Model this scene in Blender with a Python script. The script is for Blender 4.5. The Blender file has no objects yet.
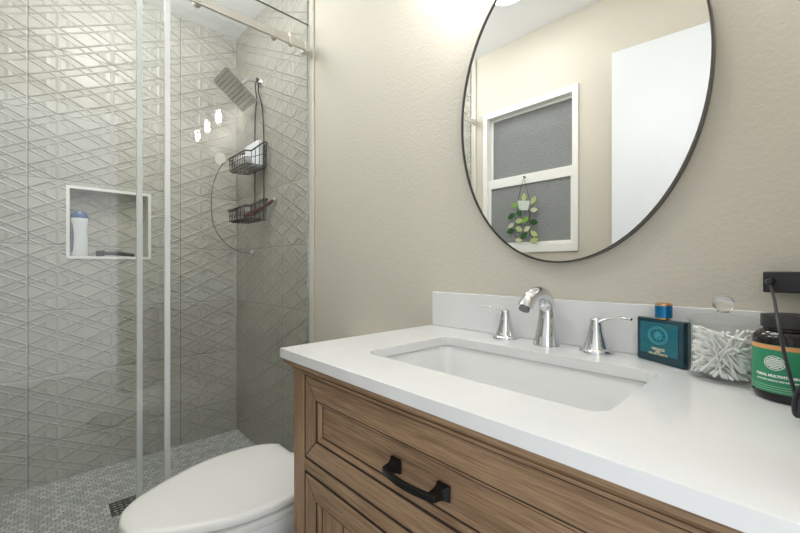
import bpy, bmesh, math, random
from mathutils import Vector, Matrix
random.seed(7)
C = bpy.context.scene.collection
PI = math.pi
R = math.radians

# ------------------------------------------------------------------ camera
CAM_H = 1.013
cd = bpy.data.cameras.new('camera'); cam = bpy.data.objects.new('camera', cd); C.objects.link(cam)
cam.location = (0, 0, CAM_H); cam.rotation_euler = (R(90), 0, R(46.7))
cd.sensor_width = 36; cd.lens = 378.8/800*36; cd.shift_y = 0.0014; cd.clip_start = 0.01
sc = bpy.context.scene; sc.camera = cam
# ------------------------------------------------------------------ world, exposure
w = bpy.data.worlds.new('world'); sc.world = w; w.use_nodes = True
w.node_tree.nodes['Background'].inputs[0].default_value = (0.94, 0.97, 1.0, 1)
w.node_tree.nodes['Background'].inputs[1].default_value = 1.05
sc.view_settings.view_transform = 'Standard'; sc.view_settings.look = 'None'
sc.view_settings.gamma = 1; sc.view_settings.use_curve_mapping = False
sc.view_settings.exposure = 0.95
CEIL_EMIT = 25.0
BULB_EMIT = 118.0
SHOWER_W = 8.0
hl = bpy.data.lights.new('shower_fill', 'POINT'); hl.shadow_soft_size = 0.15; hl.energy = SHOWER_W; hl.color = (1, 1, .99)  # added fill light to brighten the shower, no fixture modelled
ho = bpy.data.objects.new('shower_fill', hl); C.objects.link(ho); ho.location = (-1.78, .24, 2.26)

# ------------------------------------------------------------------ colour + node helpers
def lin(c):
    c = c/255.0
    return c/12.92 if c <= .04045 else ((c+.055)/1.055)**2.4
def rgb(r, g, b): return (lin(r), lin(g), lin(b), 1)

class N:
    """small node-expression helper"""
    def __init__(s, name):
        s.m = bpy.data.materials.new(name); s.m.use_nodes = True
        s.t = s.m.node_tree; s.b = s.t.nodes['Principled BSDF']; s.out = s.t.nodes['Material Output']
    def node(s, typ, **kw):
        n = s.t.nodes.new(typ)
        for k, v in kw.items(): setattr(n, k, v)
        return n
    def put(s, sock, v):
        if isinstance(v, bpy.types.NodeSocket): s.t.links.new(v, sock)
        else: sock.default_value = v
    def f(s, op, a, b=0.0, c=0.0, clamp=False):
        n = s.node('ShaderNodeMath', operation=op, use_clamp=clamp)
        s.put(n.inputs[0], a); s.put(n.inputs[1], b)
        if op in ('MULTIPLY_ADD', 'WRAP', 'SMOOTH_MIN', 'SMOOTH_MAX', 'COMPARE'): s.put(n.inputs[2], c)
        return n.outputs[0]
    def mix(s, fac, a, b):
        n = s.node('ShaderNodeMix', data_type='RGBA')
        s.put(n.inputs[0], fac); s.put(n.inputs[6], a); s.put(n.inputs[7], b)
        return n.outputs[2]
    def pos(s):
        n = s.node('ShaderNodeNewGeometry'); x = s.node('ShaderNodeSeparateXYZ')
        s.t.links.new(n.outputs['Position'], x.inputs[0]); return x.outputs
    def wpos(s): return s.node('ShaderNodeNewGeometry').outputs['Position']
    def obj(s): return s.node('ShaderNodeTexCoord').outputs['Object']
    def mapped(s, v, scale, rot=(0, 0, 0)):
        n = s.node('ShaderNodeMapping'); s.put(n.inputs[0], v); n.inputs['Scale'].default_value = scale
        n.inputs['Rotation'].default_value = rot; return n.outputs[0]
    def noise(s, v, scale, detail=3, rough=.5):
        n = s.node('ShaderNodeTexNoise'); s.put(n.inputs['Vector'], v)
        n.inputs['Scale'].default_value = scale; n.inputs['Detail'].default_value = detail
        n.inputs['Roughness'].default_value = rough; return n.outputs[0]
    def ramp(s, fac, stops):
        n = s.node('ShaderNodeValToRGB'); s.put(n.inputs[0], fac); e = n.color_ramp.elements
        e[0].position, e[0].color = stops[0]; e[1].position, e[1].color = stops[-1]
        for p, c in stops[1:-1]:
            k = e.new(p); k.color = c
        return n.outputs[0]
    def bump(s, h, strength, dist):
        n = s.node('ShaderNodeBump'); s.put(n.inputs['Height'], h)
        n.inputs['Strength'].default_value = strength; n.inputs['Distance'].default_value = dist
        s.t.links.new(n.outputs[0], s.b.inputs['Normal'])
    def col(s, v): s.put(s.b.inputs['Base Color'], v)
    def set(s, **kw):
        for k, v in kw.items(): s.b.inputs[k.replace('_', ' ')].default_value = v

def simple(name, c, rough=.5, metal=0.0, **kw):
    n = N(name); n.col(c); n.set(Roughness=rough, Metallic=metal, **kw); return n.m

def thin_glass(name, tint, ior=1.5, gloss=1.0, rough=0.0):
    """clear sheet: passes light straight on, reflects by Fresnel"""
    n = N(name); t = n.t
    tr = n.node('ShaderNodeBsdfTransparent'); tr.inputs[0].default_value = tint
    gl = n.node('ShaderNodeBsdfGlossy'); gl.inputs['Roughness'].default_value = rough
    fr = n.node('ShaderNodeFresnel'); bf = n.node('ShaderNodeNewGeometry').outputs['Backfacing']
    n.put(fr.inputs[0], n.f('MULTIPLY_ADD', bf, 1/ior-ior, ior))    # both faces of the sheet reflect alike
    mx = n.node('ShaderNodeMixShader')
    t.links.new(n.f('MULTIPLY', fr.outputs[0], gloss, clamp=True), mx.inputs[0])
    t.links.new(tr.outputs[0], mx.inputs[1]); t.links.new(gl.outputs[0], mx.inputs[2])
    t.links.new(mx.outputs[0], n.out.inputs[0]); return n.m

def emissive(name, c, strength):
    n = N(name); n.col((0, 0, 0, 1)); n.b.inputs['Emission Color'].default_value = c
    n.b.inputs['Emission Strength'].default_value = strength; return n.m

# ------------------------------------------------------------------ materials
def m_wall():
    n = N('textured_beige_paint'); p = n.wpos()
    a = n.noise(p, 105, 3, .55); b = n.noise(p, 260, 2, .5)
    h = n.f('ADD', n.f('SMOOTHSTEP' if False else 'MULTIPLY', a, 1.0), n.f('MULTIPLY', b, .25))
    n.col(rgb(208, 203, 190)); n.set(Roughness=.62); n.bump(h, .42, .003); return n.m
def m_ceiling():
    n = N('white_ceiling_paint'); n.col(rgb(242, 243, 243)); n.set(Roughness=.8)
    n.bump(n.noise(n.wpos(), 60, 3), .25, .004); return n.m

def m_tile(name, axis, y0, base):
    """large format relief tile: diagonal and upright bands woven over each other, thin grout joints"""
    n = N(name); P = n.pos(); u0 = P[axis]; z = P[2]
    TW, TH, PY, PZ = .62, .31, .62/3, .31/3
    u = n.f('DIVIDE', n.f('SUBTRACT', u0, y0), PY); v = n.f('DIVIDE', n.f('SUBTRACT', z, 1.122), PZ)
    v = n.f('ADD', v, .13)
    a = n.f('ADD', u, v); b = n.f('SUBTRACT', u, v)
    def band(q, half):
        t = n.f('SUBTRACT', n.f('FRACT', q), .5)
        k = n.f('DIVIDE', t, half)                     # -1..1 inside the band
        ab = n.f('ABSOLUTE', k)
        inside = n.f('LESS_THAN', ab, 1.0)
        saw = n.f('MULTIPLY', n.f('MULTIPLY_ADD', k, .5, .5), inside)
        ridge = n.f('SUBTRACT', 1.0, n.f('DIVIDE', n.f('ABSOLUTE', n.f('SUBTRACT', ab, 1.0)), .34), clamp=True)
        return inside, saw, ridge
    ia, sa, ra = band(a, .16); ib, sb, rb = band(b, .16)
    sb = n.f('SUBTRACT', ib, sb)
    iv, sv, rv = band(u, .20)
    # every second crossing carries the upright band
    free = n.f('MULTIPLY', n.f('SUBTRACT', 1.0, ia), n.f('SUBTRACT', 1.0, ib))
    mid = n.f('SUBTRACT', 1.0, n.f('DIVIDE', n.f('ABSOLUTE', n.f('SUBTRACT', n.f('FRACT', u), .5)), .05), clamp=True)
    rv = n.f('MULTIPLY', n.f('MAXIMUM', rv, mid), free)
    ridge = n.f('MAXIMUM', n.f('MAXIMUM', ra, rb), n.f('MULTIPLY', rv, .9))
    saw = n.f('MAXIMUM', sa, sb)
    h = n.f('ADD', n.f('MULTIPLY', saw, .45), n.f('MULTIPLY', ridge, .6))
    # grout
    ju = n.f('DIVIDE', n.f('SUBTRACT', u0, y0), TW); jv = n.f('DIVIDE', n.f('SUBTRACT', z, 1.122), TH)
    du = n.f('MULTIPLY', n.f('ABSOLUTE', n.f('SUBTRACT', n.f('FRACT', n.f('ADD', ju, .5)), .5)), TW)
    dv = n.f('MULTIPLY', n.f('ABSOLUTE', n.f('SUBTRACT', n.f('FRACT', n.f('ADD', jv, .5)), .5)), TH)
    g = n.f('LESS_THAN', n.f('MINIMUM', du, n.f('MULTIPLY', dv, 1.5)), .0016)
    edge = n.f('DIVIDE', n.f('MINIMUM', du, dv), .006, clamp=True)
    h = n.f('MULTIPLY', h, edge)
    wv = n.node('ShaderNodeTexWhiteNoise', noise_dimensions='2D')
    cb = n.node('ShaderNodeCombineXYZ'); n.put(cb.inputs[0], n.f('FLOOR', ju)); n.put(cb.inputs[1], n.f('FLOOR', jv))
    n.put(wv.inputs[0], cb.outputs[0])
    cloud = n.noise(n.mapped(n.wpos(), (3, 3, 9)), 1.6, 4, .6)
    tone = n.f('ADD', n.f('MULTIPLY', wv.outputs[0], .10), n.f('MULTIPLY', cloud, .24))
    dark = (base[0]*.80, base[1]*.80, base[2]*.79, 1); lite = (base[0]*1.18, base[1]*1.18, base[2]*1.17, 1)
    c = n.mix(n.f('MULTIPLY', tone, 3.0, clamp=True), dark, lite)
    n.col(n.mix(n.f('MULTIPLY', g, .75), c, rgb(84, 82, 76)))
    n.set(Roughness=.36); n.bump(h, 1.0, .006); return n.m

def m_mosaic():
    n = N('grey_mosaic_tile'); p = n.mapped(n.wpos(), (1, 1, 1), (0, 0, R(90)))
    br = n.node('ShaderNodeTexBrick', offset=.5)
    n.put(br.inputs['Vector'], p)
    for k, v in dict(Scale=1.0).items(): br.inputs[k].default_value = v
    br.inputs['Color1'].default_value = rgb(228, 228, 226); br.inputs['Color2'].default_value = rgb(178, 180, 178)
    br.inputs['Mortar'].default_value = rgb(144, 146, 144)
    br.inputs['Mortar Size'].default_value = .0019; br.inputs['Mortar Smooth'].default_value = .2
    br.inputs['Brick Width'].default_value = .024; br.inputs['Row Height'].default_value = .021; br.inputs['Bias'].default_value = .15
    n.col(br.outputs[0]); n.set(Roughness=.4)
    n.bump(n.f('SUBTRACT', 1.0, br.outputs[1]), .5, .002); return n.m

def m_wood(name, axis, c0=(130, 103, 77), c1=(166, 136, 105)):
    n = N(name); p = n.obj()
    sc_ = [70, 70, 70]; sc_[axis] = 3.2
    g = n.noise(n.mapped(p, sc_), 2.2, 5, .6)
    sf = [230, 230, 230]; sf[axis] = 7.0
    fine = n.noise(n.mapped(p, sf), 2.5, 3, .6)
    sw = [9, 9, 9]; sw[axis] = .8
    cl = n.noise(n.mapped(p, sw), 2.0, 2, .5)
    t = n.f('ADD', n.f('ADD', n.f('MULTIPLY', g, .5), n.f('MULTIPLY', fine, .5)), n.f('MULTIPLY', n.f('SUBTRACT', cl, .5), .3))
    n.col(n.ramp(t, [(.24, rgb(*[x*.80 for x in c0])), (.42, rgb(*c0)), (.60, rgb(*c1)), (.80, rgb(*[min(255, x*1.08) for x in c1]))]))
    n.set(Roughness=.5); n.bump(fine, .3, .0012); return n.m

M = {}
M['wall'] = m_wall(); M['ceiling'] = m_ceiling()
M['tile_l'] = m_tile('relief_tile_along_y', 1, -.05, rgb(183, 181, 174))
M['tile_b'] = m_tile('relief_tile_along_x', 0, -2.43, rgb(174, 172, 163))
M['mosaic'] = m_mosaic()
M['wood_x'] = m_wood('oak_grain_along_x', 0); M['wood_z'] = m_wood('oak_grain_along_z', 2)
M['gap'] = simple('joint_shade_glaze', rgb(44, 32, 24), .8)  # painted shade for the gaps, also the glaze in the mitres
def m_quartz():
    n = N('white_quartz'); n.col(n.ramp(n.noise(n.wpos(), 9, 3), [(.3, rgb(225, 226, 226)), (.7, rgb(230, 231, 231))]))
    n.set(Roughness=.09); return n.m
M['quartz'] = m_quartz()
M['porcelain'] = simple('white_porcelain', rgb(232, 233, 232), .08)
M['plastic_white'] = simple('white_plastic', rgb(232, 232, 229), .28)
M['chrome'] = simple('polished_chrome', (.74, .75, .77, 1), .05, 1.0)
M['nickel'] = simple('brushed_nickel', rgb(208, 206, 200), .34, 1.0)
M['black_metal'] = simple('matte_black_metal', rgb(28, 27, 27), .38, .6)
M['dark_wire'] = simple('dark_bronze_wire', rgb(48, 44, 42), .45, .5)
M['mirror'] = simple('silvered_glass', (.93, .94, .93, 1), 0.0, 1.0)
M['mirror_frame'] = simple('black_frame_metal', rgb(96, 93, 90), .35, .8)
M['glass'] = thin_glass('clear_door_glass', (.98, .99, .984, 1), 1.5, 1.0)
M['shade_glass'] = thin_glass('clear_shade_glass', (.97, .97, .97, 1), 1.55, 5.0)
M['jar_glass'] = thin_glass('clear_jar_glass', (.99, .995, .99, 1), 1.45, 0.5)
M['seal'] = simple('translucent_vinyl_seal', rgb(224, 226, 225), .3, 0, Transmission_Weight=.12)
M['trim_white'] = simple('white_trim_paint', rgb(238, 238, 235), .35)
M['door_white'] = simple('white_door_paint', rgb(222, 225, 230), .4)
M['trim_beige'] = simple('pale_bullnose_tile', rgb(206, 202, 190), .3)
M['niche_trim'] = simple('white_metal_edge', rgb(232, 232, 228), .3)
M['outside'] = simple('far_ground', rgb(120, 120, 110), .9)
def m_solid_glass(name, c, rough=0.0, ior=1.5):
    n = N(name); n.col(c); n.set(Roughness=rough, IOR=ior, Transmission_Weight=1.0); return n.m
M['solid_glass'] = m_solid_glass('solid_clear_glass', (1, 1, 1, 1))
def m_frost():
    n = N('frosted_window_glass'); n.col((.33, .34, .34, 1)); n.set(Roughness=.26, Transmission_Weight=.22, IOR=1.45)
    v = n.node('ShaderNodeTexVoronoi'); n.put(v.inputs['Vector'], n.wpos()); v.inputs['Scale'].default_value = 220
    n.bump(v.outputs[0], 1.0, .004); return n.m
M['frost'] = m_frost()

# ------------------------------------------------------------------ mesh helpers
def new(): return bmesh.new()
def box(bm, x0, x1, y0, y1, z0, z1):
    vs = [bm.verts.new(p) for p in ((x0,y0,z0),(x1,y0,z0),(x1,y1,z0),(x0,y1,z0),(x0,y0,z1),(x1,y0,z1),(x1,y1,z1),(x0,y1,z1))]
    for f in ((0,3,2,1),(4,5,6,7),(0,1,5,4),(1,2,6,5),(2,3,7,6),(3,0,4,7)): bm.faces.new([vs[i] for i in f])
    return bm
def B(*a): return box(new(), *a)
def loft(bm, loops, cap0=True, cap1=True, closed=True):
    L = [[bm.verts.new(p) for p in lp] for lp in loops]
    n = len(L[0])
    for a, b in zip(L, L[1:]):
        for i in range(n if closed else n-1):
            j = (i+1) % n
            bm.faces.new((a[i], a[j], b[j], b[i]))
    if cap0: bm.faces.new(list(reversed(L[0])))
    if cap1: bm.faces.new(L[-1])
    return bm
def lathe(bm, prof, c=(0, 0, 0), n=40, cap0=True, cap1=True, axis='z'):
    loops = []
    for r, h in prof:
        lp = []
        for i in range(n):
            a = 2*PI*i/n; p = (r*math.cos(a), r*math.sin(a), h)
            if axis == 'y': p = (p[0], h, -p[1])
            if axis == 'x': p = (h, p[0], p[1])
            lp.append((c[0]+p[0], c[1]+p[1], c[2]+p[2]))
        loops.append(lp)
    return loft(bm, loops, cap0, cap1)
def crom(pts, k=6):
    """Catmull-Rom through points of any dimension"""
    P = [pts[0]] + list(pts) + [pts[-1]]; out = []
    for i in range(1, len(P)-2):
        for s in range(k):
            t = s/k; q = []
            for a, b, c, d in zip(P[i-1], P[i], P[i+1], P[i+2]):
                q.append(.5*((2*b)+(-a+c)*t+(2*a-5*b+4*c-d)*t*t+(-a+3*b-3*c+d)*t**3))
            out.append(tuple(q))
    out.append(tuple(pts[-1])); return out
def tube(bm, path, r, n=10, flat=1.0, up=None, closed=False):
    """r: number or list; flat squeezes the second axis"""
    P = [Vector(p) for p in path]; m = len(P)
    rr = r if isinstance(r, (list, tuple)) else [r]*m
    T = []
    for i in range(m):
        if closed: T.append((P[(i+1) % m]-P[i-1]).normalized())
        else: T.append((P[min(i+1, m-1)]-P[max(i-1, 0)]).normalized())
    u = Vector(up) if up else (Vector((0, 0, 1)) if abs(T[0].z) < .9 else Vector((1, 0, 0)))
    loops = []
    for i in range(m):
        a = u - T[i]*u.dot(T[i])
        if a.length < 1e-6: a = T[i].orthogonal()
        a.normalize(); b = T[i].cross(a); u = a if not up else Vector(up)
        loops.append([P[i] + b*(math.cos(2*PI*k/n)*rr[i]) + a*(math.sin(2*PI*k/n)*rr[i]*flat) for k in range(n)])
    if closed: loops.append(loops[0]); return loft(bm, loops, False, False)
    return loft(bm, loops)
def rrect(x0, x1, y0, y1, r, n=6):
    out = []
    for cx, cy, a0 in ((x1-r, y1-r, 0), (x0+r, y1-r, 90), (x0+r, y0+r, 180), (x1-r, y0+r, 270)):
        for i in range(n+1):
            a = R(a0+90*i/n); out.append((cx+r*math.cos(a), cy+r*math.sin(a)))
    return out
def plate(outer, inners, mp, t0, t1):
    """flat slab outlined by outer, pierced by inners; mp(u,v,t) places it"""
    bm = new(); rims = []
    for t in (t0, t1):
        edges = []; loops = []
        for lp in [outer]+list(inners):
            vs = [bm.verts.new(mp(u, v, t)) for u, v in lp]; loops.append(vs)
            for i in range(len(vs)): edges.append(bm.edges.new((vs[i], vs[(i+1) % len(vs)])))
        bmesh.ops.triangle_fill(bm, edges=edges, use_beauty=True); rims.append(loops)
    for la, lb in zip(*rims):
        for i in range(len(la)):
            j = (i+1) % len(la); bm.faces.new((la[i], la[j], lb[j], lb[i]))
    bmesh.ops.recalc_face_normals(bm, faces=bm.faces)
    return bm
def rect(x0, x1, y0, y1): return [(x0, y0), (x1, y0), (x1, y1), (x0, y1)]

def tag(o, label, cat, group=None):
    o['label'] = label; o['category'] = cat
    if group: o['group'] = group
    return o
def thing(name, label, cat, loc=(0, 0, 0), rot=(0, 0, 0), group=None):
    o = bpy.data.objects.new(name, None); C.objects.link(o); o.empty_display_size = .05
    o.location = loc; o.rotation_euler = rot; return tag(o, label, cat, group)
def root_of(o):
    while o.parent: o = o.parent
    return o
def obj(name, bm, mat, parent=None, bev=0, seg=2, local=False, smooth=35, origin=None):
    """one mesh object; coordinates are world ones unless local"""
    bmesh.ops.recalc_face_normals(bm, faces=bm.faces)
    off = Vector(origin) if origin else Vector((0, 0, 0))
    if parent and not local: off = Vector(root_of(parent).location)
    if off.length: bmesh.ops.translate(bm, verts=bm.verts, vec=-off)
    me = bpy.data.meshes.new(name); bm.to_mesh(me); bm.free()
    me.materials.append(mat)
    for p in me.polygons: p.use_smooth = True
    me.set_sharp_from_angle(angle=R(smooth))
    o = bpy.data.objects.new(name, me); C.objects.link(o)
    if parent: o.parent = parent
    elif origin: o.location = origin
    if bev:
        md = o.modifiers.new('bevel', 'BEVEL'); md.width = bev; md.segments = seg; md.limit_method = 'ANGLE'; md.angle_limit = R(40)
    return o
def struct(name, bm, mat, bev=0, label=None):
    o = obj(name, bm, mat, None, bev); o['kind'] = 'structure'
    if label: o['label'] = label
    return o
FW = Vector((-.7278, .6858, 0)); RT = Vector((.6858, .7278, 0))
def text_mesh(s, size, bold=0.0):
    cu = bpy.data.curves.new('txt', 'FONT'); cu.body = s; cu.size = size; cu.align_x = 'CENTER'; cu.align_y = 'CENTER'; cu.offset = bold
    o = bpy.data.objects.new('txt', cu); C.objects.link(o)
    dg = bpy.context.evaluated_depsgraph_get(); me = bpy.data.meshes.new_from_object(o.evaluated_get(dg))
    bm = new(); bm.from_mesh(me); bpy.data.objects.remove(o); bpy.data.curves.remove(cu); bpy.data.meshes.remove(me)
    return bm

# ================================================================== THE ROOM
XL, XR = -2.43, .06          # shower end wall, doorway wall
YB, YF = .905, -.39          # mirror wall, window wall
TB, TF = .885, -.37          # face of the tile on those two walls
GX = -1.55                   # line of the shower glass
ZC = 2.44
struct('floor', B(XL-.12, 1.6, -1.2, 1.2, -.1, 0), M['mosaic'])
struct('ceiling', B(XL-.12, XR+.12, YF-.12, YB+.12, ZC, ZC+.1), M['ceiling'])
struct('wall_back', B(XL-.12, XR+.12, YB, YB+.12, 0, ZC), M['wall'])
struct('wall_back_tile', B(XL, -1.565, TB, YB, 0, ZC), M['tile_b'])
struct('trim_1', B(-1.565, -1.527, YB-.012, YB, 0, ZC), M['trim_beige'], .004)
NY0, NY1, NZ0, NZ1, ND = .088, .420, 1.064, 1.404, .09
struct('wall_left', plate(rect(YF-.12, YB, 0, ZC), [rect(NY0, NY1, NZ0, NZ1)], lambda u, v, t: (t, u, v), XL, XL-.12), M['tile_l'])
nb = new()
box(nb, XL-ND-.02, XL-ND, NY0-.01, NY1+.01, NZ0-.01, NZ1+.01)
struct('wall_niche', nb, M['tile_l'])
nl = plate(rect(NY0-.0005, NY1+.0005, NZ0-.0005, NZ1+.0005), [rect(NY0+.006, NY1-.006, NZ0+.006, NZ1-.006)], lambda u, v, t: (t, u, v), XL-.004, XL-ND)
struct('wall_niche_lining', nl, M['trim_beige'])
struct('trim_2', plate(rect(NY0-.008, NY1+.008, NZ0-.008, NZ1+.008), [rect(NY0+.006, NY1-.006, NZ0+.006, NZ1-.006)], lambda u, v, t: (t, u, v), XL+.004, XL-.003), M['niche_trim'], .001)
WX0, WX1, WZ0, WZ1 = -1.47, -.847, 1.105, 2.036
struct('wall_front', plate(rect(XL-.12, XR+.12, 0, ZC), [rect(WX0+.02, WX1-.02, WZ0+.02, WZ1-.02)], lambda u, v, t: (u, t, v), YF, YF-.12), M['wall'])
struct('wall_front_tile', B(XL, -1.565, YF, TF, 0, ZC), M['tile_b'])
struct('trim_3', B(-1.565, -1.527, YF, YF+.012, 0, ZC), M['trim_beige'], .004)
DY0, DY1 = -.285, .372       # doorway the photograph is taken from
wr = new()
box(wr, XR, XR+.11, YF, DY0, 0, ZC); box(wr, XR, XR+.11, DY1, YB, 0, ZC); box(wr, XR, XR+.11, DY0, DY1, 2.06, ZC)
struct('wall_right', wr, M['wall'])

# ------------------------------------------------------------------ window
win = bpy.data.objects.new('window_1', None); C.objects.link(win); win.location = ((WX0+WX1)/2, YF, WZ0); win['kind'] = 'structure'
win['label'] = 'white framed frosted sash window seen in the mirror'
mpw = lambda u, v, t: (u, t, v)
obj('window_frame', plate(rect(WX0, WX1, WZ0, WZ1), [rect(WX0+.034, WX1-.034, WZ0+.05, WZ1-.04)], mpw, YF+.012, YF-.075), M['trim_white'], win, .003)
up = obj('upper_sash', plate(rect(WX0+.034, WX1-.034, 1.53, WZ1-.04), [rect(WX0+.05, WX1-.05, 1.592, WZ1-.052)], mpw, YF-.035, YF-.06), M['trim_white'], win, .002)
obj('pane', B(WX0+.048, WX1-.048, YF-.051, YF-.045, 1.585, WZ1-.05), M['frost'], up)
lo = obj('lower_sash', plate(rect(WX0+.034, WX1-.034, WZ0+.05, 1.592), [rect(WX0+.05, WX1-.05, WZ0+.066, 1.532)], mpw, YF-.008, YF-.034), M['trim_white'], win, .002)
obj('pane', B(WX0+.048, WX1-.048, YF-.024, YF-.018, WZ0+.06, 1.538), M['frost'], lo)

# ------------------------------------------------------------------ door, swung back in front of the window wall
dr = bpy.data.objects.new('door_1', None); C.objects.link(dr); dr.location = (.05, -.28, 0); dr['kind'] = 'structure'
dr['label'] = 'plain white door seen in the right of the mirror'
dr.rotation_euler = (0, 0, R(-6.7))
obj('door_panel', B(-.676, 0, -.035, 0, .012, 2.035), M['door_white'], dr, .0015, local=True)
for z in (.25, 1.1, 1.85): obj('hinge', lathe(new(), [(.007, z-.045), (.007, z+.045)], (.006, .004, 0), 12), M['nickel'], dr, local=True)

# ================================================================== VANITY
VX0, VX1 = -.775, -.015; VY = .406; ZT = .833
cab = thing('vanity_cabinet', 'brown oak bathroom vanity cabinet with one wide drawer under the white counter', 'vanity cabinet', (-.395, .64, 0))
ST = .0435                     # corner posts
c = new()
box(c, VX0, VX0+.02, VY+.02, YB-.005, .10, .7878)
box(c, VX1-.02, VX1, VY+.02, YB-.005, .10, .7878)
box(c, VX0+.02, VX1-.02, YB-.02, YB-.005, .10, .66)
box(c, VX0+.02, VX1-.02, VY+.03, YB-.02, .10, .118)
obj('carcass', c, M['wood_z'], cab, .001)
for x0 in (VX0, VX1-ST):
    obj('post', B(x0, x0+ST, VY, VY+.04, 0, .7878), M['wood_z'], cab, .0012)
for x0 in (VX0, VX1-ST):
    obj('post', B(x0, x0+ST, YB-.045, YB-.005, 0, .10), M['wood_z'], cab, .0012)
obj('rail', B(VX0+ST, VX1-ST, VY+.002, VY+.03, .581, .606), M['wood_x'], cab, .001)
obj('rail', B(VX0+ST, VX1-ST, VY+.012, VY+.03, .7885, .79), M['wood_x'], cab, .001)
obj('rail', B(VX0+ST, VX1-ST, VY+.002, VY+.03, .10, .14), M['wood_x'], cab, .001)
# crown under the counter: stepped and hollowed profile run along left side, front and right side
prof = [(0, .788), (.0045, .788), (.0045, .7925), (.0018, .7930), (.0018, .7946), (.0085, .7978), (.0105, .8006), (.0060, .8012), (.0060, .8030), (.0165, .8040), (.0165, .812), (0, .812)]
cr = new(); loops = []
for d, z in prof:
    loops.append([(VX0-d, YB-.006, z), (VX0-d, VY-d, z), (VX1+d, VY-d, z), (VX1+d, YB-.006, z)])
loft(cr, loops, False, False, closed=False)
lastl = [[(VX0+.02, YB-.006, z), (VX0+.02, VY+.02, z), (VX1-.02, VY+.02, z), (VX1-.02, YB-.006, z)] for z in (.812, .788)]
loft(cr, [loops[-1], lastl[0], lastl[1], loops[0]], False, False, closed=False)
obj('crown_moulding', cr, M['wood_x'], cab, smooth=25)

def framed_front(name, x0, x1, z0, z1, fw, parent, slats=0, hmat='wood_x', pmat='wood_x'):
    """mitred frame with a stepped inner edge around a recessed panel"""
    g = .0040; yf = VY+.0005
    und = []                                       # dark ground: shade painted into the gaps, glaze in the mitres
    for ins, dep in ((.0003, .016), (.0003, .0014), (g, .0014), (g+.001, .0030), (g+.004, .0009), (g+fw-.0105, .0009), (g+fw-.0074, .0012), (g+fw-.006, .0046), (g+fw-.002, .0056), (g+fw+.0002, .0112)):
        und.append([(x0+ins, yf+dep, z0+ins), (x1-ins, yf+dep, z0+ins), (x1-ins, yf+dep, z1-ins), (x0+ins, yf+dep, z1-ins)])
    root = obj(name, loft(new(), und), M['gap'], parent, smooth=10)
    # four mitred members, tiny gaps at the mitres
    back = .0165
    def member(pa, pb, ina, inb, mat, nm, prof):
        bm = new(); loops = []
        for d, dep in prof: loops.append([(pa[0]+ina[0]*d, yf+dep, pa[1]+ina[1]*d), (pb[0]+inb[0]*d, yf+dep, pb[1]+inb[1]*d)])
        l0 = [(p[0], yf+back, p[2]) for p in loops[0]]; l1 = [(p[0], yf+back, p[2]) for p in loops[-1]]
        allp = [l0]+loops+[l1]
        A = [bm.verts.new(p[0]) for p in allp]; Bv = [bm.verts.new(p[1]) for p in allp]
        for i in range(len(allp)):
            j = (i+1) % len(allp); bm.faces.new((A[i], A[j], Bv[j], Bv[i]))
        bm.faces.new(A); bm.faces.new(list(reversed(Bv)))
        obj(nm, bm, mat, root, smooth=20)
    e = .0019
    face = [(0, .002), (.0025, 0), (fw-.010, 0), (fw-.0098, .004)]; bead = [(fw-.0076, .006), (fw-.0074, .0028), (fw-.0025, .0040), (fw, .0080)]
    for pr, n1, n2, n3 in ((face, 'top_rail', 'bottom_rail', 'stile'), (bead, 'bead', 'bead', 'bead')):
        k = e if pr is face else .0003
        member((x0+g+k, z1-g), (x1-g-k, z1-g), (1, -1), (-1, -1), M[hmat], n1, pr)
        member((x0+g+k, z0+g), (x1-g-k, z0+g), (1, 1), (-1, 1), M[hmat], n2, pr)
        member((x0+g, z0+g+k), (x0+g, z1-g-k), (1, 1), (1, -1), M['wood_z'], n3, pr)
        member((x1-g, z0+g+k), (x1-g, z1-g-k), (-1, 1), (-1, -1), M['wood_z'], n3, pr)
    px0, px1, pz0, pz1 = x0+g+fw+.0012, x1-g-fw-.0012, z0+g+fw+.0012, z1-g-fw-.0012
    if not slats:
        obj('panel', B(px0+.0015, px1-.0015, yf+.0103, yf+.0111, pz0+.0015, pz1-.0015), M[pmat], root, .001)
    else:
        wv = (px1-px0)/slats; pb = new()
        for i in range(slats): box(pb, px0+i*wv+.0022, px0+(i+1)*wv-.0022, yf+.0092, yf+.0111, pz0, pz1)
        obj('panel', pb, M[pmat], root, .0012)
    return root

def pull(parent, cx, cz, vertical=False):
    """black arched bar pull on two flared square feet"""
    h = .0500; y0 = VY+.0092
    hd = new()
    def P(a, y, c): return (cx+c, y, cz+a) if vertical else (cx+a, y, cz+c)
    for s in (-1, 1):
        loops = []
        for t, hw, ha, sh in ((0, .0115, .0115, 0), (.003, .0113, .0113, 0), (.008, .0085, .0085, -.001), (.014, .0065, .007, -.002), (.021, .0056, .0070, -.002), (.0265, .0052, .0064, -.002)):
            a0 = s*h - s*sh*-1*0 + s*sh
            loops.append([P(a0-ha, y0-t, -hw), P(a0+ha, y0-t, -hw), P(a0+ha, y0-t, hw), P(a0-ha, y0-t, hw)])
        loft(hd, loops)
    bars = []
    for i in range(17):
        k = -1+2*i/16; a = k*(h+.004); dep = .0245+.0085*(1-k*k)
        sag = -.004*(1-k*k)*0
        bars.append([P(a, y0-dep+.003, -.0058), P(a, y0-dep-.0032, -.0048), P(a, y0-dep-.0032, .0048), P(a, y0-dep+.003, .0058)])
    loft(hd, bars)
    return obj('handle', hd, M['black_metal'], parent, .001, smooth=30)
dx0, dx1 = VX0+ST, VX1-ST
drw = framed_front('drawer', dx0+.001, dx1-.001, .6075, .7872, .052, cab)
pull(drw, -.3985, .6955)
xm = (dx0+dx1)/2
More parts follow.
